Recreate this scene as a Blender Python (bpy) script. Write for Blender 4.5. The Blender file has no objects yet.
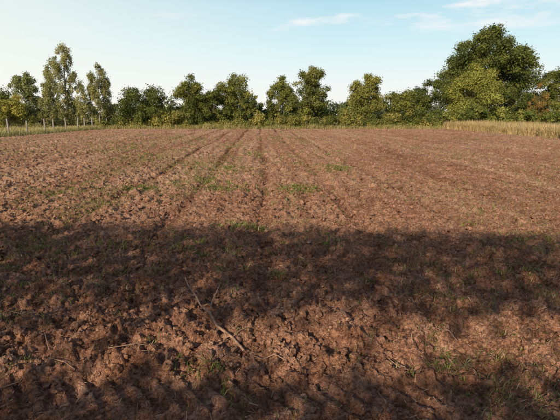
import bpy, math, numpy as np
from mathutils import Vector
rng = np.random.default_rng(7)
sc = bpy.context.scene

# ------------------------------------------------------------ helpers
def hash2(ix, iy, s):
    n = (ix.astype(np.int64)*374761393 + iy.astype(np.int64)*668265263 + s*1442695041) & 0xffffffff
    n = ((n ^ (n >> 13)) * 1274126177) & 0xffffffff
    n = n ^ (n >> 16)
    n = ((n ^ (n >> 11)) * 974634777) & 0xffffffff
    n = n ^ (n >> 15)
    return n / 4294967296.0

def vnoise(x, y, s=0):
    ix = np.floor(x); iy = np.floor(y)
    fx = x-ix; fy = y-iy
    fx = fx*fx*(3-2*fx); fy = fy*fy*(3-2*fy)
    a = hash2(ix, iy, s); b = hash2(ix+1, iy, s); c = hash2(ix, iy+1, s); d = hash2(ix+1, iy+1, s)
    return (a*(1-fx)+b*fx)*(1-fy)+(c*(1-fx)+d*fx)*fy

def fbm(x, y, s=0, o=4):
    v = 0; a = .5; t = 0
    for i in range(o):
        v = v + a*vnoise(x*2**i+17.3*i, y*2**i-9.1*i, s+i); t += a; a *= .55
    return v/t

def clodnoise(x, y, cell, s):
    """lumps of random size, one per cell"""
    X = x/cell; Y = y/cell
    ix = np.floor(X); iy = np.floor(Y)
    out = np.zeros_like(X)
    for dx in (-1, 0, 1):
        for dy in (-1, 0, 1):
            cx = ix+dx; cy = iy+dy
            px = cx+hash2(cx, cy, s); py = cy+hash2(cx, cy, s+1)
            r = .22+.6*hash2(cx, cy, s+2)**1.7
            ang = hash2(cx, cy, s+3)*3.14
            ex = (X-px)*np.cos(ang)+(Y-py)*np.sin(ang)
            ey = -(X-px)*np.sin(ang)+(Y-py)*np.cos(ang)
            d = np.maximum(np.abs(ex)*.9, np.abs(ey)*1.25)*.55+np.sqrt(ex*ex+ey*ey)*.5
            h = np.clip(1-d/r, 0, 1)**.7*r
            out = np.maximum(out, h)
    return out*cell

def smooth(a, b, x):
    t = np.clip((x-a)/(b-a), 0, 1); return t*t*(3-2*t)

def field_mask(x, y):
    wob = (fbm(x*.15, y*.15, 91, 2)-.5)*3
    m = smooth(-24.6, -23.6, x+wob*.4)*(1-smooth(22.6, 23.8, x+wob*.4))*(1-smooth(61, 63, y+wob))
    return m

def rowcoord(x, y):
    return x+.045*y+.08*np.sin(y*.31)+.20*(fbm(x*.25, y*.45, 5, 3)-.5)

def groove(x, y, c, wd):
    ph = (c-.06)/1.75; f = ph-np.floor(ph)
    g = np.exp(-((np.minimum(f, 1-f))*1.75/wd)**2)
    return g*(.55+.8*fbm(x*.6, y*.25, 23, 2))*(.5+.5*np.exp(-((c+1)/7.0)**2))

def H(x, y):
    fm = field_mask(x, y)
    c = rowcoord(x, y)
    g = groove(x, y, c, .14)
    sub = .5+.5*np.cos(2*np.pi*c/.4375)
    near = 1-smooth(5.0, 9.0, y)
    mid = smooth(8, 16, y)
    rough = .72+.6*fbm(x*.5, y*.5, 44, 2)+.38*near+.25*mid
    w1 = fbm(x*11, y*11, 71, 3)-.5; w2 = fbm(x*11, y*11, 75, 3)-.5
    wx = x+.10*w1; wy = y+.10*w2
    h = -.085*g*(1-.75*near)+.028*sub*(1-near)
    h = h+.09*(fbm(x*.9, y*.9, 1, 3)-.5)
    h = h+rough*((.26+.1*mid)*clodnoise(wx, wy, .25, 10)+.54*clodnoise(wx+3.3, wy, .12, 20)+.64*clodnoise(wx, wy+1.7, .055, 30))
    h = h+rough*(.075*(fbm(x*7, y*7, 50, 3)-.5)+.06*(fbm(x*22, y*22, 55, 3)-.5))
    # ploughed ridges in the foreground
    h = h+.09*np.exp(-((y-3.7-.25*np.sin(x*.9+1))/.45)**2)*(.5+fbm(x*1.3, y*1.3, 61, 2))
    h = h+.05*np.exp(-((y-4.9-.2*np.sin(x*.7))/.4)**2)
    # tyre track across the very bottom
    yt = y+.04*x
    tr = smooth(2.2, 2.32, yt)*(1-smooth(2.86, 3.02, yt))*(.35+.65*smooth(1.6, .6, x))
    u = yt-2.62
    lug = smooth(-.1, .5, np.sin(2*np.pi*(x+np.abs(u)*.8)/.19))
    flat = -.05+.045*lug+.03*(fbm(x*12, y*12, 77, 3)-.5)
    h = h*(1-tr*.85)+flat*tr*.9
    grass = .12*(fbm(x*.6, y*.6, 3, 3)-.5)+.02
    z = h*fm+grass*(1-fm)
    far = smooth(80, 140, np.hypot(x, y))
    return z*(1-far)

def H1(x, y):
    return float(H(np.array([float(x)]), np.array([float(y)]))[0])

def mesh_obj(name, V, quads=None, tris=None, mats=(), col=None, smoothf=False, matidx=None, parent=None):
    me = bpy.data.meshes.new(name)
    V = np.asarray(V, dtype=np.float32).reshape(-1, 3)
    loops = []; starts = []; n = 0
    if quads is not None and len(quads):
        q = np.asarray(quads, dtype=np.int32).reshape(-1, 4)
        loops.append(q.ravel()); starts.append(np.arange(len(q))*4); n = len(q)*4
    if tris is not None and len(tris):
        t = np.asarray(tris, dtype=np.int32).reshape(-1, 3)
        loops.append(t.ravel()); starts.append(n+np.arange(len(t))*3)
    L = np.concatenate(loops); S = np.concatenate(starts).astype(np.int32)
    me.vertices.add(len(V)); me.vertices.foreach_set('co', V.ravel())
    me.loops.add(len(L)); me.loops.foreach_set('vertex_index', L)
    me.polygons.add(len(S)); me.polygons.foreach_set('loop_start', S)
    if matidx is not None:
        me.polygons.foreach_set('material_index', np.asarray(matidx, dtype=np.int32))
    me.update(calc_edges=True)
    me.polygons.foreach_set('use_smooth', np.full(len(S), smoothf, dtype=bool))
    for m in mats: me.materials.append(m)
    if col is not None:
        a = me.color_attributes.new('Col', 'FLOAT_COLOR', 'POINT')
        c = np.ones((len(V), 4), dtype=np.float32); c[:, :col.shape[1]] = col
        a.data.foreach_set('color', c.ravel())
    me.validate()
    ob = bpy.data.objects.new(name, me); sc.collection.objects.link(ob)
    if parent: ob.parent = parent
    return ob

# ------------------------------------------------------------ materials
def newmat(name):
    m = bpy.data.materials.new(name); m.use_nodes = True
    nt = m.node_tree; nt.nodes.clear()
    out = nt.nodes.new('ShaderNodeOutputMaterial')
    return m, nt, out
def N(nt, t, **k):
    n = nt.nodes.new(t)
    for a, b in k.items(): setattr(n, a, b)
    return n
def noise(nt, vec, scale, detail=4, rough=.6):
    n = N(nt, 'ShaderNodeTexNoise'); n.inputs['Scale'].default_value = scale
    n.inputs['Detail'].default_value = detail; n.inputs['Roughness'].default_value = rough
    nt.links.new(vec, n.inputs['Vector']); return n
def ramp(nt, fac, stops):
    r = N(nt, 'ShaderNodeValToRGB')
    while len(r.color_ramp.elements) < len(stops): r.color_ramp.elements.new(.5)
    for e, (p, c) in zip(r.color_ramp.elements, stops):
        e.position = p; e.color = (*c, 1) if len(c) == 3 else c
    nt.links.new(fac, r.inputs['Fac']); return r
def mix(nt, fac, a, b, mode='MIX'):
    m = N(nt, 'ShaderNodeMix', data_type='RGBA', blend_type=mode)
    for sock, v in ((m.inputs[0], fac), (m.inputs[6], a), (m.inputs[7], b)):
        if isinstance(v, (int, float)): sock.default_value = v
        elif isinstance(v, tuple): sock.default_value = (*v, 1)
        else: nt.links.new(v, sock)
    return m.outputs[2]
def math_(nt, op, a, b):
    m = N(nt, 'ShaderNodeMath', operation=op)
    for s, v in zip(m.inputs, (a, b)):
        if isinstance(v, (int, float)): s.default_value = v
        else: nt.links.new(v, s)
    return m.outputs[0]

def soil_material(name, with_attr):
    m, nt, out = newmat(name)
    geo = N(nt, 'ShaderNodeNewGeometry')
    P = geo.outputs['Position']
    n1 = noise(nt, P, 3.0, 4, .75); n2 = noise(nt, P, 26, 3, .8)
    if with_attr:
        st = [(.3, (.29, .142, .085)), (.5, (.49, .262, .168)), (.7, (.68, .41, .285))]
    else:
        st = [(.3, (.27, .138, .085)), (.5, (.44, .242, .158)), (.7, (.60, .37, .26))]
    c = ramp(nt, n1.outputs['Fac'], st).outputs[0]
    c2 = ramp(nt, n2.outputs['Fac'], [(.36, (.32, .30, .29)), (.5, (.95, .95, .95)), (.64, (1.55, 1.55, 1.5))]).outputs[0]
    c = mix(nt, .9, c, c2, 'MULTIPLY')
    if with_attr:
        at = N(nt, 'ShaderNodeAttribute', attribute_name='Col')
        sep = N(nt, 'ShaderNodeSeparateColor'); nt.links.new(at.outputs['Color'], sep.inputs[0])
        # R: meadow outside the field, G: crop residue / dry crust, B: weeds, A: darker soil in grooves, patches and near ground
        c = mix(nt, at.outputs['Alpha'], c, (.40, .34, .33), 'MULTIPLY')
        nst = noise(nt, P, 11, 4, .8)
        rs = ramp(nt, nst.outputs['Fac'], [(.45, (0, 0, 0)), (.57, (1, 1, 1))]).outputs[0]
        c = mix(nt, math_(nt, 'MULTIPLY', rs, sep.outputs[1]), c, (.76, .53, .35))
        c = mix(nt, math_(nt, 'MULTIPLY', rs, sep.outputs[2]), c, (.27, .27, .09))
        ng = noise(nt, P, .8, 4, .7)
        cg = ramp(nt, ng.outputs['Fac'], [(.35, (.16, .17, .05)), (.5, (.28, .25, .10)), (.65, (.44, .36, .18))]).outputs[0]
        c = mix(nt, sep.outputs[0], c, cg)
    b = N(nt, 'ShaderNodeBsdfDiffuse')
    nt.links.new(c, b.inputs['Color'])
    nb = noise(nt, P, 38, 3, .8)
    bu = N(nt, 'ShaderNodeBump'); bu.inputs['Strength'].default_value = 1.0; bu.inputs['Distance'].default_value = .06
    nt.links.new(nb.outputs['Fac'], bu.inputs['Height']); nt.links.new(bu.outputs[0], b.inputs['Normal'])
    nt.links.new(b.outputs[0], out.inputs['Surface'])
    return m
M_soil = soil_material('tilled_soil', True)
M_clod = soil_material('clod_soil', False)

def leaf_material(name, trans=.35):
    m, nt, out = newmat(name)
    at = N(nt, 'ShaderNodeAttribute', attribute_name='Col')
    d = N(nt, 'ShaderNodeBsdfDiffuse'); t = N(nt, 'ShaderNodeBsdfTranslucent')
    nt.links.new(at.outputs['Color'], d.inputs[0]); nt.links.new(at.outputs['Color'], t.inputs[0])
    ms = N(nt, 'ShaderNodeMixShader'); ms.inputs[0].default_value = trans
    nt.links.new(d.outputs[0], ms.inputs[1]); nt.links.new(t.outputs[0], ms.inputs[2])
    nt.links.new(ms.outputs[0], out.inputs['Surface'])
    return m
M_leaf = leaf_material('foliage', .3)
M_blade = leaf_material('grass_blade', .3)

def wood_material(name, a, b_, scale=12):
    m, nt, out = newmat(name)
    tc = N(nt, 'ShaderNodeNewGeometry')
    mp = N(nt, 'ShaderNodeMapping'); mp.inputs['Scale'].default_value = (1, 1, .25)
    nt.links.new(tc.outputs['Position'], mp.inputs['Vector'])
    n = noise(nt, mp.outputs[0], scale, 6, .7)
    c = ramp(nt, n.outputs['Fac'], [(.35, a), (.65, b_)]).outputs[0]
    b = N(nt, 'ShaderNodeBsdfPrincipled'); b.inputs['Roughness'].default_value = .85
    nt.links.new(c, b.inputs['Base Color'])
    bu = N(nt, 'ShaderNodeBump'); bu.inputs['Strength'].default_value = .5; bu.inputs['Distance'].default_value = .01
    nt.links.new(n.outputs['Fac'], bu.inputs['Height']); nt.links.new(bu.outputs[0], b.inputs['Normal'])
    nt.links.new(b.outputs[0], out.inputs['Surface'])
    return m
M_bark = wood_material('bark', (.06, .045, .03), (.16, .12, .09), 4)
M_birch = wood_material('birch_bark', (.12, .10, .09), (.42, .39, .35), 5)
M_post = wood_material('post_wood', (.16, .14, .12), (.34, .30, .26), 10)
M_stick = wood_material('stick_bark', (.22, .125, .08), (.48, .31, .21), 30)
M_wire = wood_material('wire_metal', (.2, .2, .2), (.3, .3, .3), 10)

# ------------------------------------------------------------ ground sheet
ys = [-2000, -600, -200, -80, -40, -20, -10, -5, -2, 0, .8, 1.4]
y = 1.8
while y < 75:
    ys.append(y); y += max(.011, .0047*y)
ys += [78, 84, 92, 104, 120, 150, 200, 300, 500, 900, 1600, 3000]
ys = np.array(ys)
inner = np.linspace(-1, 1, 960)
outer = np.array([1.06, 1.2, 1.5, 2.2, 4, 9, 30, 120, 500])
us = np.concatenate([-outer[::-1], inner, outer])
w = 2.6+.72*np.clip(ys, 0, 200)
U, Y = np.meshgrid(us, ys)
X = U*w[:, None]
Z = H(X, Y)
nr, ncol = X.shape
idx = np.arange(nr*ncol).reshape(nr, ncol)
q = np.stack([idx[:-1, :-1], idx[:-1, 1:], idx[1:, 1:], idx[1:, :-1]], -1).reshape(-1, 4)
fm = field_mask(X, Y)
cc = rowcoord(X, Y)
gro = np.clip(groove(X, Y, cc, .18), 0, 1)
stripe = .5*vnoise(cc*1.6, Y*.05, 301)+.5*vnoise(cc*4.5, Y*.09, 305)
far_ = smooth(5, 10, Y)
res = np.clip(.38+1.6*(stripe-.5)+1.4*(fbm(X*.45, Y*.22, 311, 4)-.5)-.5*gro+.2*smooth(0, -10, X), 0, .9)*far_
weed = np.clip((.6*fbm(X*.35+5, Y*.22, 401, 4)+.4*vnoise(cc*2.2, Y*.12, 421)-.5)*5, 0, 1)*(.25+.75*smooth(4, -12, X))*.75*far_
darker = np.clip(.85*gro+1.3*(vnoise(cc*3.1+9, Y*.09, 431)-.62)+1.3*(fbm(X*.9, Y*.5, 441, 3)-.52), 0, 1)*far_  # soil colour darkened along the grooves and in random streaks
darker = np.clip(darker*(.6+.4*smooth(12, 0, X))+.34*(1-smooth(5.5, 10, Y+1.5*(fbm(X*.5, Y*.5, 451, 2)-.5))), 0, 1)  # weaker on the right, with even darkening over the near ground
col = np.stack([1-fm, res, weed, darker], -1).reshape(-1, 4)
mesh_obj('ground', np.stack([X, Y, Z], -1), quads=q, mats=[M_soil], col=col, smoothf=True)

# ------------------------------------------------------------ soil clods
def ico(sub):
    import bmesh
    bm = bmesh.new(); bmesh.ops.create_icosphere(bm, subdivisions=sub, radius=1)
    v = np.array([p.co[:] for p in bm.verts]); f = np.array([[a.index for a in p.verts] for p in bm.faces]); bm.free()
    return v, f
def rotmats(n):
    qn = rng.normal(size=(n, 4)); qn /= np.linalg.norm(qn, axis=1)[:, None]
    a, b, c, d = qn.T
    return np.stack([np.stack([1-2*(c*c+d*d), 2*(b*c-a*d), 2*(b*d+a*c)], -1),
                     np.stack([2*(b*c+a*d), 1-2*(b*b+d*d), 2*(c*d-a*b)], -1),
                     np.stack([2*(b*d-a*c), 2*(c*d+a*b), 1-2*(b*b+c*c)], -1)], 1)
def logfield(n, y0, y1, m=1.2):
    yy = y0*np.exp(rng.random(n)*math.log(y1/y0)); xx = (rng.random(n)*2-1)*(.74*yy+m)
    return xx, yy
def clods(n, y0, y1, s0, s1, sub, pw=3.6):
    v, f = ico(sub)
    xx, yy = logfield(n, y0, y1)
    keep = (field_mask(xx, yy) > .5) & (rng.random(n) < .25+1.2*(fbm(xx*1.2, yy*1.2, 501, 2)-.25)) & ~((yy < 2.95) & (rng.random(n) < .75))
    xx = xx[keep]; yy = yy[keep]; n = len(xx)
    s = (s0+(s1-s0)*rng.random(n)**pw)*(1+.02*yy)
    base = np.repeat(v[None], n, 0)
    for k in range(6):
        d = rng.normal(size=(n, 3)); d /= np.linalg.norm(d, axis=1)[:, None]
        off = .45+.35*rng.random(n)
        p = np.einsum('nvk,nk->nv', base, d)-off[:, None]
        base = base-np.clip(p, 0, None)[..., None]*d[:, None, :]
    base *= (1+.16*rng.normal(size=(n, len(v), 1)))
    base *= (.7+.6*rng.random((n, 1, 3)))
    base = np.einsum('nij,nvj->nvi', rotmats(n), base)
    base[..., 2] *= .8
    P = np.stack([xx, yy, H(xx, yy)+s*.25], -1)
    V = base*s[:, None, None]+P[:, None, :]
    F = (f[None]+(np.arange(n)*len(v))[:, None, None]).reshape(-1, 3)
    return V.reshape(-1, 3), F
V1, F1 = clods(15000, 2.1, 9, .008, .046, 2)
V2, F2 = clods(36000, 2.1, 20, .008, .034, 1)
V3, F3 = clods(32000, 8, 60, .016, .055, 1, 2.5)
F2 = F2+len(V1); F3 = F3+len(V1)+len(V2)
mesh_obj('soil_clods', np.concatenate([V1, V2, V3]), tris=np.concatenate([F1, F2, F3]), mats=[M_clod], smoothf=False)

# ------------------------------------------------------------ blades
def blades(px, py, length, width, lean, colr, zoff=0, seg_droop=.35, z=None):
    n = len(px)
    az = rng.random(n)*2*np.pi
    d = np.stack([np.cos(az), np.sin(az)], -1)
    side = np.stack([-d[:, 1], d[:, 0]], -1)
    z0 = (H(px, py) if z is None else z)+zoff
    def ring(t, wd):
        hz = length*(t*np.cos(lean*t))*(1-seg_droop*t*t*np.sin(lean))
        ho = length*t*np.sin(lean*(.5+.7*t))
        cx = px+d[:, 0]*ho; cy = py+d[:, 1]*ho; cz = z0+hz
        return (np.stack([cx-side[:, 0]*wd, cy-side[:, 1]*wd, cz], -1), np.stack([cx+side[:, 0]*wd, cy+side[:, 1]*wd, cz], -1))
    a, b = ring(0, width*.5); c, e = ring(.5, width*.45); g, h = ring(1.0, width*.03)
    V = np.stack([a, b, c, e, g, h], 1)
    base = np.arange(n)[:, None]*6
    Q = np.stack([base+np.array([0, 1, 3, 2]), base+np.array([2, 3, 5, 4])], 1).reshape(-1, 4)
    C = np.repeat(colr[:, None, :], 6, 1).reshape(-1, 3)
    return V.reshape(-1, 3), Q, C

def cat(parts):
    V = []; Q = []; C = []; o = 0
    for v, q_, c in parts:
        V.append(v); Q.append(q_+o); C.append(c); o += len(v)
    return np.concatenate(V), np.concatenate(Q), np.concatenate(C)

def greens(n, dry=.2):
    t = rng.random(n)[:, None]
    c = (1-t)*np.array([.12, .15, .035])+t*np.array([.27, .30, .085])
    k = rng.random(n) < dry
    c[k] = np.array([.50, .39, .22])*(.7+.5*rng.random((k.sum(), 1)))
    return c
parts = []
xx, yy = logfield(34000, 2.2, 58)
cr_ = rowcoord(xx, yy)
dens = (.6*fbm(xx*.55+3, yy*.35, 601, 3)+.4*vnoise(cr_*2.5, yy*.12, 421)-.47)*4
dens = dens*np.where(xx < 2, 1.0, .5)
k = (field_mask(xx, yy) > .5) & (rng.random(len(xx)) < np.clip(dens, .04, .8)*(.38+.62*smooth(7, 10, yy)))
xx = xx[k]; yy = yy[k]
nb = 8
tx = np.repeat(xx, nb); ty = np.repeat(yy, nb)
sp = .035+.0022*ty
tx = tx+rng.normal(size=len(tx))*sp; ty = ty+rng.normal(size=len(ty))*sp
parts.append(blades(tx, ty, (.025+.065*rng.random(len(tx)))*(1+.01*ty), .0035+.0008*ty, .4+1.0*rng.random(len(tx)), greens(len(tx), .25), zoff=.006))
for (cx, cy, rx, ry, nn) in [(-3.9, 11.4, .6, .4, 900), (-1.3, 11.4, .5, .4, 800), (.42, 11.3, .45, .4, 1000), (1.95, 15.6, .45, .8, 900),
                             (-1.8, 15.3, .5, .9, 800), (-.5, 7.5, .35, .2, 400), (-2.3, 12.8, .5, .6, 450), (-5.5, 11, .7, .4, 400),
                             (-3.6, 16.5, .7, 1.2, 600), (-1.2, 22, .5, 2.2, 700), (-6.5, 20, .9, 1.5, 800), (-2.9, 28, .6, 3, 700),
                             (-9, 24, 1, 2, 800), (-12, 30, 1.4, 3, 900), (-6, 33, 1, 4, 800), (.6, 20, .5, 1.6, 350), (2.6, 22, .5, 2, 350), (-.2, 34, .6, 4, 400),
                             (-1.6, 6.3, .8, .4, 420), (-3.6, 6.2, .9, .4, 480), (.3, 6.4, .7, .3, 250), (4.2, 6.4, .8, .4, 320), (2.1, 5.2, .6, .3, 160),
                             (-.3, 5.2, .8, .3, 200), (-2.6, 4.2, .5, .3, 170), (1.2, 3.1, .25, .12, 70), (-.7, 3.0, .3, .15, 80), (2.3, 3.1, .22, .12, 70)]:
    # each patch is a handful of irregular tufts
    kt = max(6, nn//22); ox = cx+rng.normal(size=kt)*rx*.8; oy = cy+rng.normal(size=kt)*ry*.8
    ci = rng.integers(0, kt, nn)
    a = ox[ci]+rng.normal(size=nn)*(.04+.003*cy); b = oy[ci]+rng.normal(size=nn)*(.04+.004*cy)
    parts.append(blades(a, b, (.035+.075*rng.random(nn)), .004+.001*b, .4+1.0*rng.random(nn), greens(nn, .12)*1.1, zoff=.008))
V, Q, C = cat(parts)
mesh_obj('grass_tufts', V, quads=Q, mats=[M_blade], col=C)

# straw / plant residue lying on soil
xx, yy = logfield(26000, 2.2, 58)
k = field_mask(xx, yy) > .5; xx = xx[k]; yy = yy[k]; n = len(xx)
az = rng.random(n)*6.283; L = (.012+.05*rng.random(n)**3)*(1+.015*yy); W = (.0010+.0018*rng.random(n))*(1+.15*yy)
tilt = rng.normal(size=n)*.35
dx = np.cos(az)*L; dy = np.sin(az)*L; dz = np.sin(tilt)*L
sx = -np.sin(az)*W; sy = np.cos(az)*W
z = H(xx, yy)+.006+np.abs(dz)*.5
P = np.stack([xx, yy, z], -1)
A = np.stack([dx, dy, dz], -1)*.5; S = np.stack([sx, sy, sx*0+W*.6], -1)
V = np.stack([P-A-S, P+A-S*.6, P+A+S*.6, P-A+S], 1).reshape(-1, 3)
Q = np.arange(n*4).reshape(-1, 4)
t = rng.random((n, 1))**1.6; C = (1-t)*np.array([.30, .175, .11])+t*np.array([.62, .47, .31])
mesh_obj('straw_residue', V, quads=Q, mats=[M_blade], col=np.repeat(C, 4, 0))

# ------------------------------------------------------------ tubes (sticks, trunks)
def tube(pts, rads, ns=6):
    pts = np.array(pts, float); m = len(pts)
    V = []; F = []
    for i in range(m):
        t = pts[min(i+1, m-1)]-pts[max(i-1, 0)]; t /= np.linalg.norm(t)+1e-9
        a = np.cross(t, [0.31, .9, .2]); a /= np.linalg.norm(a); b = np.cross(t, a)
        for j in range(ns):
            th = 2*math.pi*j/ns
            V.append(pts[i]+rads[i]*(math.cos(th)*a+math.sin(th)*b))
    for i in range(m-1):
        for j in range(ns):
            F.append([i*ns+j, i*ns+(j+1) % ns, (i+1)*ns+(j+1) % ns, (i+1)*ns+j])
    return np.array(V), np.array(F)
def wobble(p0, p1, n, amp, r):
    p0 = np.array(p0, float); p1 = np.array(p1, float)
    out = [p0+(p1-p0)*i/(n-1)+(r.normal(size=3)*amp if 0 < i < n-1 else 0) for i in range(n)]
    return np.array(out)
def join_tubes(lst):
    V = []; F = []; o = 0
    for v, f in lst:
        V.append(v); F.append(f+o); o += len(v)
    return np.concatenate(V), np.concatenate(F)

def Hmax(x, y, r_=.05):
    a = np.linspace(-r_, r_, 7); gx_, gy_ = np.meshgrid(a, a)
    return float(H(x+gx_, y+gy_).max())
xy = [(-.30, 3.33), (-.42, 3.45), (-.55, 3.58), (-.66, 3.75), (-.75, 3.9), (-.85, 4.1), (-.93, 4.24), (-.99, 4.34)]
zz = [Hmax(*p)+.010 for p in xy]
for i in range(1, 7): zz[i] = max(zz[i], .5*(zz[i-1]+zz[i+1]))
zz[6] = zz[5]+.05; zz[7] = zz[6]+.05
main = [(p[0]+o, p[1], z_) for p, z_, o in zip(xy, zz, (0, .012, -.01, .015, -.008, .012, -.008, 0))]
stick = [tube(main, [.011, .012, .011, .011, .009, .008, .006, .003], 7),
         tube([main[3], (-.645, 3.88, main[3][2]+.05), (-.61, 4.0, main[3][2]+.11), (-.585, 4.1, main[3][2]+.16)], [.007, .005, .0035, .002], 6),
         tube([main[1], (-.35, 3.52, main[1][2]+.03), (-.25, 3.62, main[1][2]+.03)], [.006, .004, .002], 6),
         tube([main[5], (-.93, 4.05, main[5][2]+.04), (-1.0, 4.08, main[5][2]+.06)], [.005, .003, .0015], 6)]
V, F = join_tubes(stick); mesh_obj('dry_branch', V, quads=F, mats=[M_stick], smoothf=True)
tw = []
r2 = np.random.default_rng(3)
for (x, y_, az, L) in [(-1.55, 3.0, 2.6, .35), (-1.35, 3.15, .4, .3), (-1.9, 3.3, 2.2, .25), (.05, 3.15, 2.9, .28), (.6, 3.9, .5, .2), (1.5, 3.4, 2.4, .22), (-2.1, 2.8, .7, .3), (1.9, 4.3, .3, .25),
                       (.9, 2.95, 1.9, .2), (-.1, 4.3, .9, .18), (-2.6, 3.9, .2, .3), (2.5, 3.6, 2.8, .25)]:
    ps = [(x+math.cos(az)*L*t, y_+math.sin(az)*L*t, Hmax(x+math.cos(az)*L*t, y_+math.sin(az)*L*t, .025)+.006) for t in (0, .35, .7, 1)]
    tw.append(tube(ps, [.005, .0045, .0035, .002], 5))
V, F = join_tubes(tw); mesh_obj('twigs', V, quads=F, mats=[M_stick], smoothf=True)

# ------------------------------------------------------------ leaves
def leaf_cloud(centres, radii, nleaf, size, colr, r, droop=0.0, flat=.85):
    K = len(centres)
    wts = radii**2; wts = wts/wts.sum()
    ci = r.choice(K, size=nleaf, p=wts)
    d = r.normal(size=(nleaf, 3)); d /= np.linalg.norm(d, axis=1)[:, None]
    lump = .82+.30*np.sin(d[:, 0]*5+ci)*np.cos(d[:, 1]*6+ci*2.1)+.2*r.normal(size=nleaf)
    rad = radii[ci]*lump*(.5+.5*r.random(nleaf)**.6)
    p = centres[ci]+d*rad[:, None]*np.array([1, 1, flat])
    if droop: p[:, 2] -= droop*r.random(nleaf)**2*radii[ci]
    p[:, 2] = np.abs(p[:, 2]-.05)+.05
    nrm = d+r.normal(size=(nleaf, 3))*.6+np.array([0, 0, .25]); nrm /= np.linalg.norm(nrm, axis=1)[:, None]
    a = np.cross(nrm, r.normal(size=(nleaf, 3))); a /= np.linalg.norm(a, axis=1)[:, None]+1e-9
    b = np.cross(nrm, a)
    s = size*(.5+.9*r.random(nleaf))[:, None]
    V = np.stack([p-a*s, p+b*s*.6-a*s*.1, p+a*s, p-b*s*.6+a*s*.1], 1).reshape(-1, 3)
    C = colr[ci]*(.7+.6*r.random((nleaf, 1)))
    return V, np.arange(nleaf*4).reshape(-1, 4), np.repeat(C, 4, 0)

LB = 1.8   # late-summer foliage
def tree(name, x, y, h, wd, low=.12, seed=1, c0=(.05, .08, .02), c1=(.11, .14, .035), kind='round', nleaf=7000, size=.2, K=34):
    r = np.random.default_rng(seed)
    nleaf = int(nleaf*1.5); size = size*.76
    z0 = H1(x, y)-.1
    c0 = np.array(c0)*LB; c1 = np.array(c1)*LB
    ns = {'round': 5, 'bush': 5, 'birch': 3, 'big': 9}[kind]
    sub = []
    for i in range(ns):
        if kind == 'birch':
            o = 0 if i == 0 else .2
            a = 6.283*r.random() if i < 2 else a+3
            sub.append((math.cos(a)*wd*o, math.sin(a)*wd*o, wd*(.36+.06*r.random()), h*(1, .82, .68)[i], h*low))
        elif kind == 'big':
            a = 6.283*i/8; o = 0 if i == 0 else wd*.27
            sub.append((math.cos(a)*o, math.sin(a)*o, wd*(.29 if i == 0 else .22), h*(1 if i == 0 else .80+.08*r.random()+.06*math.sin(a*2)), h*low))
        else:
            a = 6.283*(i+r.random()*.7)/ns; o = wd*.23*(0 if i == 0 and kind != 'bush' else 1)
            sh = h*(1 if i == 0 else (.78+.18*r.random()))
            sub.append((math.cos(a)*o, math.sin(a)*o, wd*(.26+.06*r.random()), sh, h*low))
    cs = []; rs = []
    for i in range(K):
        sx, sy, sr, sh, sl_ = sub[i % ns]
        rc = wd*(.07+.08*r.random())*(.72 if kind == 'birch' else .58 if kind == 'big' else 1)
        t = r.random()**.85 if i >= ns else .97
        if kind == 'birch': prof = (1-t)**.55*(.6+.4*min(1, t*4+.3))+.08
        elif kind == 'bush': prof = math.sqrt(max(0, 1-t**2.4))
        else: prof = math.sqrt(max(0.02, 1-abs(2*t-.85)**2.6 if t > .42 else 1-.35*(.42-t)/.42))
        rr = sr*prof*r.random()**.45
        a = r.random()*6.283
        zc = sl_+(sh-rc*.8-sl_)*t
        cs.append([sx+math.cos(a)*rr, sy+math.sin(a)*rr, max(zc, rc*.5)]); rs.append(rc)
    cs = np.array(cs); rs = np.array(rs)
    t = r.random((len(cs), 1)); cc_ = c0*(1-t)+c1*t
    LV, LQ, LC = leaf_cloud(cs, rs, nleaf, size, cc_, r, droop=.9 if kind == 'birch' else .15, flat=1.2 if kind == 'birch' else .85)
    tr = max(.08, h*.014)
    top = cs[np.argmax(cs[:, 2])]
    tp = wobble((0, 0, 0), (top[0]*.6, top[1]*.6, h*.86), 7, .012*wd, r)
    tubes = [tube(tp, np.linspace(tr, tr*.18, 7)*np.array([1.35, 1.05, 1, 1, 1, 1, 1]), 7)]
    for i in range(min(len(cs), 18)):
        c = cs[i]; f = np.clip((c[2]-.22*h)/h, .12, .8)
        ip = f*(len(tp)-1); i0 = int(min(ip, len(tp)-2)); st = tp[i0]+(tp[i0+1]-tp[i0])*(ip-i0)
        tubes.append(tube(wobble(st, c, 4, .02*wd, r), np.linspace(tr*.4, tr*.08, 4), 5))
    BV, BF = join_tubes(tubes)
    V = np.concatenate([BV, LV]); Q = np.concatenate([BF, LQ+len(BV)])
    C = np.concatenate([np.tile([.1, .08, .06], (len(BV), 1)), LC])
    mi = np.concatenate([np.zeros(len(BF)), np.ones(len(LQ))])
    ob = mesh_obj(name, V, quads=Q, mats=[M_birch if kind == 'birch' and 'birch' in name else M_bark, M_leaf], col=C, matidx=mi)
    ob.location = (x, y, z0)
    return ob

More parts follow.
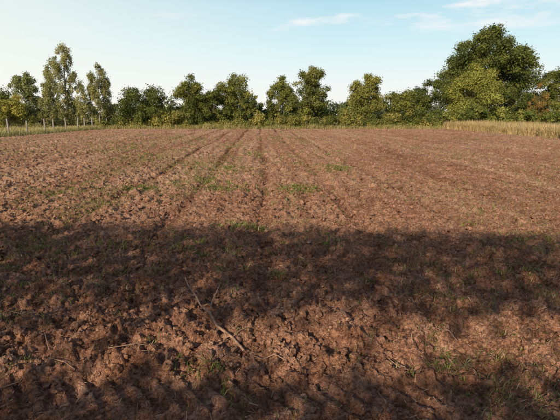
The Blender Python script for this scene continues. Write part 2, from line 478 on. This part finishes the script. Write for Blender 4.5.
G0 = (.048, .062, .018); G1 = (.145, .145, .036)
D0 = (.033, .046, .016); D1 = (.092, .105, .028)
Yw0 = (.11, .115, .03); Yw1 = (.24, .21, .05)
B0 = (.115, .12, .045); B1 = (.22, .205, .08)
tree('birch_tree', -31.6, 67, 12.6, 6.6, .04, 11, B0, B1, 'birch', 17000, .12, K=110)
tree('birch_tree', -27.6, 69, 9.8, 6.0, .04, 12, B0, B1, 'birch', 13000, .12, K=84)
tree('birch_tree', -35.6, 70, 8.8, 5.0, .05, 13, B0, B1, 'birch', 8000, .12, K=60)
tree('poplar_tree', -40.0, 72, 9.0, 6.5, .12, 14, B0, (.15, .17, .07), 'round', 8000, .16, K=60)
tree('fruit_tree', -36.5, 60, 4.9, 6.5, .05, 15, Yw0, Yw1, 'bush', 7000, .14, K=44)
tree('fruit_tree', -41.5, 66, 6.2, 7.5, .05, 16, G0, G1, 'bush', 7000, .15, K=44)
tree('fruit_tree', -47.5, 72, 8.0, 8.0, .08, 17, D0, G1, 'round', 6000, .18)
tree('young_poplar_tree', -24.0, 72, 5.4, 1.8, .05, 18, G0, B1, 'birch', 2500, .12, K=24)
tree('plum_tree', -20.0, 66, 6.6, 8.0, .03, 19, D0, (.10, .115, .03), 'bush', 12000, .15, K=80)
tree('apple_tree', -13.4, 69, 8.3, 8.0, .06, 20, G0, G1, 'round', 14000, .15, K=100)
tree('apple_tree', -7.0, 70, 8.5, 8.0, .06, 21, G0, G1, 'round', 14000, .15, K=100)
tree('plum_tree', -10.2, 67, 6.0, 5.0, .03, 35, G0, Yw0, 'bush', 7000, .15, K=50)
tree('plum_tree', -4.2, 67, 5.0, 3.6, .03, 22, D0, G1, 'bush', 5500, .15, K=40)
tree('walnut_tree', .4, 70, 8.2, 6.2, .06, 23, G0, G1, 'round', 11000, .15, K=90)
tree('walnut_tree', 5.0, 70, 9.6, 6.8, .06, 24, G0, (.16, .155, .045), 'round', 13000, .15, K=96)
tree('plum_tree', 2.6, 66, 5.0, 5.0, .03, 25, D0, G1, 'bush', 7000, .15, K=44)
tree('apple_tree', 13.0, 68, 8.3, 7.0, .05, 26, Yw0, (.18, .17, .045), 'round', 13000, .15, K=96)
tree('plum_tree', 18.4, 67, 6.0, 7.6, .03, 28, G0, G1, 'bush', 10000, .15, K=66)
tree('ash_tree', 23.0, 71, 7.8, 6.2, .05, 29, D0, D1, 'round', 9500, .15, K=66)
tree('oak_tree', 36.6, 80, 17.4, 19.0, .05, 30, D0, (.105, .115, .03), 'big', 62000, .20, K=460)
tree('linden_tree', 29.8, 70, 10.2, 9.4, .03, 31, Yw0, (.19, .19, .045), 'round', 20000, .15, K=110)
tree('ash_tree', 35.6, 68, 5.8, 6.5, .03, 32, D0, G1, 'bush', 7000, .15, K=44)
tree('rowan_tree', 37.8, 66, 6.6, 3.8, .03, 33, (.10, .09, .025), (.19, .125, .045), 'birch', 6500, .13, K=50)
tree('maple_tree', 42.4, 69, 9.4, 7.4, .03, 34, G0, G1, 'round', 12000, .15, K=66)

def hedge(name, x0, x1, yc, hmin, hmax, depth, n, size, c0, c1, seed, K):
    r = np.random.default_rng(seed)
    hx = x0+(x1-x0)*r.random(K); hh = hmin+(hmax-hmin)*fbm(hx*.35, hx*0, seed, 2)
    rc = .4+.6*r.random(K)
    cz = np.clip(hh*r.random(K)**.7-rc*.4, rc*.35, None)
    cs = np.stack([hx, yc+depth*(r.random(K)-.5), cz], -1)
    t = r.random((K, 1)); cl = (np.array(c0)*(1-t)+np.array(c1)*t)*LB
    V, Q, C = leaf_cloud(cs, rc, n, size, cl, r)
    mesh_obj(name, V, quads=Q, mats=[M_leaf], col=C)
hedge('hedgerow', -27, 22, 64.5, .4, 3.4, 3.5, 52000, .105, (.055, .072, .02), (.22, .19, .055), 41, 260)
hedge('hedgerow', -26, 22, 74, 2.2, 4.8, 4, 26000, .15, (.05, .075, .025), (.13, .15, .05), 45, 220)
hedge('hedgerow', 18, 48, 66, 1.4, 4.2, 4, 30000, .115, (.05, .075, .02), (.18, .18, .05), 42, 150)
hedge('hedgerow', -55, -26, 74, 1.5, 4.8, 4, 18000, .15, (.05, .075, .02), (.14, .15, .05), 43, 130)
r = np.random.default_rng(51)
K = 220
cs = np.stack([-130+280*r.random(K), 118+20*r.random(K), 1+4.0*r.random(K)], -1)
rc = 1.6+1.8*r.random(K); t = r.random((K, 1))
V, Q, C = leaf_cloud(cs, rc, 30000, .42, np.array([.12, .15, .10])*(1-t)+np.array([.19, .21, .13])*t, r)
mesh_obj('distant_trees', V, quads=Q, mats=[M_leaf], col=C)

# ------------------------------------------------------------ tall dry grass (right, far edge, left meadow)
def drygrass(name, x, y_, hmin, hmax, wd, ca, cb, hm=None):
    n = len(x); t = rng.random((n, 1)); C = np.array(ca)*(1-t)+np.array(cb)*t
    L = hmin+(hmax-hmin)*rng.random(n)
    if hm is not None: L = L*hm
    V, Q, C = blades(x, y_, L, np.full(n, wd), .1+.5*rng.random(n), C)
    mesh_obj(name, V, quads=Q, mats=[M_blade], col=C)
n = 36000
yy = 30+34*rng.random(n); xx = 22.9+11*rng.random(n)**1.5+1.2*(vnoise(yy*.6, yy*0, 5)-.5)
hm = .45+.8*fbm(xx*.5, yy*.4, 700, 3)
drygrass('dry_maize_strip', xx, yy, .4, 1.5, .045, (.32, .26, .10), (.70, .54, .30), hm)
n = 16000
xx = -24+47*rng.random(n); yy = 61.6+2.8*rng.random(n)
drygrass('field_edge_grass', xx, yy, .15, .8, .05, (.22, .22, .06), (.54, .45, .22), .4+1.1*fbm(xx*.4, yy*.4, 720, 3))
n = 36000
xx = -25.2-24*rng.random(n)**1.4; yy = 30+43*rng.random(n)
drygrass('meadow_grass', xx, yy, .15, .6, .05, (.30, .29, .09), (.66, .55, .28), .5+1*fbm(xx*.4, yy*.4, 730, 3))
n = 5000
xx = -24.6+(rng.random(n)-.5)*1.2; yy = 28+36*rng.random(n)
drygrass('fence_line_grass', xx, yy, .15, .7, .03, (.18, .20, .06), (.50, .43, .21), .3+1.3*fbm(xx*.6, yy*.6, 740, 3))

# ------------------------------------------------------------ fence
def box(cx, cy, z0, z1, sx, sy, topcut=0):
    v = np.array([[a*sx/2, b*sy/2, z] for z in (0, z1-z0) for (a, b) in ((-1, -1), (1, -1), (1, 1), (-1, 1))], float)
    v[4:, :2] *= .8
    v += np.array([cx, cy, z0]); v[4, 2] += topcut; v[7, 2] += topcut
    f = np.array([[0, 3, 2, 1], [4, 5, 6, 7], [0, 1, 5, 4], [1, 2, 6, 5], [2, 3, 7, 6], [3, 0, 4, 7]])
    return v, f
fence = bpy.data.objects.new('wire_fence', None); sc.collection.objects.link(fence)
pl = []; tops = []
r = np.random.default_rng(8)
yv = 30.0
while yv < 68:
    xv = -25.0-.02*(yv-40)+.1*r.normal()
    z = H1(xv, yv); hp = 1.6+.12*r.normal()
    v, f = box(xv, yv, z-.2, z+hp, .14, .14, .06*r.random())
    v[4:, 0] += .06*r.normal(); v[4:, 1] += .08*r.normal()
    pl.append((v, f)); tops.append((xv, yv, z, hp)); yv += 2.7+.3*r.normal()
V, F = join_tubes(pl); mesh_obj('posts', V, quads=F, mats=[M_post], parent=fence)
wl = []
for a, b in zip(tops[:-1], tops[1:]):
    for fr in (.2, .45, .7, .93):
        p0 = np.array([a[0]+.08, a[1], a[2]+a[3]*fr]); p1 = np.array([b[0]+.08, b[1], b[2]+b[3]*fr])
        m_ = (p0+p1)/2-np.array([0, 0, .03])
        wl.append(tube([p0, m_, p1], [.006]*3, 4))
V, F = join_tubes(wl); mesh_obj('wires', V, quads=F, mats=[M_wire], parent=fence)

# ------------------------------------------------------------ unseen leaf screen added behind the photographer, shaped to cast the foreground shade
SUN_EL = math.radians(25); SUN_AZ = math.radians(26)   # light travels towards +Y, slightly +X
r = np.random.default_rng(77)
yb = -6.0
def zfor(gy): return (gy-yb)*math.tan(SUN_EL)/math.cos(SUN_AZ)
n = 105000
hx = -22+34*r.random(n); hz = r.random(n)*zfor(8.3); hy = yb+(r.random(n)-.5)*.7
gy = yb+hz/(math.tan(SUN_EL)/math.cos(SUN_AZ)); gx = hx+(gy-yb)*math.tan(SUN_AZ)
top = 7.3-.10*gx+.16*(fbm(gx*.9, gx*0+3, 801, 3)-.5)
prob = np.where(gy > top, 0, 1.0)
thin = (1-smooth(3.9, 4.7, gy+.6*(fbm(gx*.7, gy*0, 811, 2)-.5)))*smooth(2.75, 3.2, gy)
gaps = fbm(gx*1.5, gy*2.0, 821, 3)
prob = prob*(1-thin*(.66+.33*smooth(.36, .52, gaps)))
k = r.random(n) < prob
p = np.stack([hx, hy, hz], -1)[k]; n = len(p)
nrm = r.normal(size=(n, 3)); nrm[:, 1] -= 1.0; nrm /= np.linalg.norm(nrm, axis=1)[:, None]
a = np.cross(nrm, r.normal(size=(n, 3))); a /= np.linalg.norm(a, axis=1)[:, None]; b = np.cross(nrm, a)
s = .075*(.6+.8*r.random(n))[:, None]
LV = np.stack([p-a*s, p+b*s*.65, p+a*s, p-b*s*.65], 1).reshape(-1, 3)
LQ = np.arange(n*4).reshape(-1, 4)
tb = []
for i in range(17):
    bx = -20+2*i+.5*r.normal()
    tb.append(tube(wobble((bx, yb, -.1), (bx+.4*r.normal(), yb, zfor(6.0)), 6, .05, r), np.linspace(.08, .015, 6), 7))
BV, BF = join_tubes(tb)
t = r.random((n, 1)); LC = np.array(G0)*(1-t)+np.array(G1)*t
mesh_obj('shade_screen', np.concatenate([BV, LV]), quads=np.concatenate([BF, LQ+len(BV)]), mats=[M_bark, M_leaf],
         col=np.concatenate([np.tile([.1, .08, .06], (len(BV), 1)), np.repeat(LC, 4, 0)]),
         matidx=np.concatenate([np.zeros(len(BF)), np.ones(len(LQ))]))

# ------------------------------------------------------------ sky, sun
wd_ = bpy.data.worlds.new('World'); sc.world = wd_; wd_.use_nodes = True
nt = wd_.node_tree; nt.nodes.clear()
out = N(nt, 'ShaderNodeOutputWorld'); bg = N(nt, 'ShaderNodeBackground')
sky = N(nt, 'ShaderNodeTexSky', sky_type='NISHITA'); sky.sun_disc = False
sky.sun_elevation = SUN_EL
sdir = Vector((-math.sin(SUN_AZ)*math.cos(SUN_EL), -math.cos(SUN_AZ)*math.cos(SUN_EL), math.sin(SUN_EL)))
sky.sun_rotation = math.atan2(sdir.x, sdir.y)
sky.air_density = .8; sky.dust_density = .8; sky.ozone_density = .6
tc = N(nt, 'ShaderNodeTexCoord')
sepx = N(nt, 'ShaderNodeSeparateXYZ'); nt.links.new(tc.outputs['Generated'], sepx.inputs[0])
# summer haze: pale near the horizon, clearer with height, warmer on the left
hz_ = ramp(nt, sepx.outputs['Z'], [(0.0, (1.06, 1.0, .94)), (.07, (.94, 1.0, .98)), (.14, (.74, .96, .99)), (.26, (.46, .78, .92))])
warm = N(nt, 'ShaderNodeMapRange'); warm.inputs[1].default_value = .1; warm.inputs[2].default_value = -.6
warm.inputs[3].default_value = 0; warm.inputs[4].default_value = .75
nt.links.new(sepx.outputs['X'], warm.inputs[0])
hzc = mix(nt, warm.outputs[0], hz_.outputs[0], (1.06, 1.05, .95))
hzc = mix(nt, 1.0, hzc, (8.6, 8.6, 8.6), 'MULTIPLY')
hf = ramp(nt, sepx.outputs['Z'], [(0.0, (.95, .95, .95)), (.22, (.9, .9, .9)), (.36, (0, 0, 0))])
s0 = mix(nt, hf.outputs[0], sky.outputs[0], hzc)
mp = N(nt, 'ShaderNodeMapping'); mp.inputs['Scale'].default_value = (1.2, 1.2, 5.5); mp.inputs['Location'].default_value = (.35, 0, .2)
nt.links.new(tc.outputs['Generated'], mp.inputs['Vector'])
cn = noise(nt, mp.outputs[0], 3.4, 8, .6)
cr = ramp(nt, cn.outputs['Fac'], [(.55, (0, 0, 0)), (.66, (1, 1, 1))])
zr = ramp(nt, sepx.outputs['Z'], [(.12, (0, 0, 0)), (.2, (1, 1, 1))])
mm = math_(nt, 'MULTIPLY', math_(nt, 'MULTIPLY', cr.outputs[0], zr.outputs[0]), .8)
sk = mix(nt, mm, s0, (9.2, 8.8, 8.7))
nt.links.new(sk, bg.inputs[0]); bg.inputs[1].default_value = .11
nt.links.new(bg.outputs[0], out.inputs['Surface'])
sl = bpy.data.lights.new('sun', 'SUN'); sl.energy = 5; sl.angle = math.radians(.6); sl.color = (1, .83, .62)
so = bpy.data.objects.new('sun', sl); sc.collection.objects.link(so)
so.rotation_euler = (-sdir).to_track_quat('-Z', 'Y').to_euler()
so.location = (0, -20, 30)

# ------------------------------------------------------------ camera
cam = bpy.data.cameras.new('camera'); co = bpy.data.objects.new('camera', cam); sc.collection.objects.link(co)
cam.sensor_width = 36; cam.lens = 36*440/560
cam.clip_start = .05; cam.clip_end = 6000
co.location = (0, 0, 1.95)
co.rotation_euler = (math.radians(90-12.2), 0, 0)
sc.camera = co
sc.view_settings.view_transform = 'Standard'; sc.view_settings.look = 'None'; sc.view_settings.exposure = 0
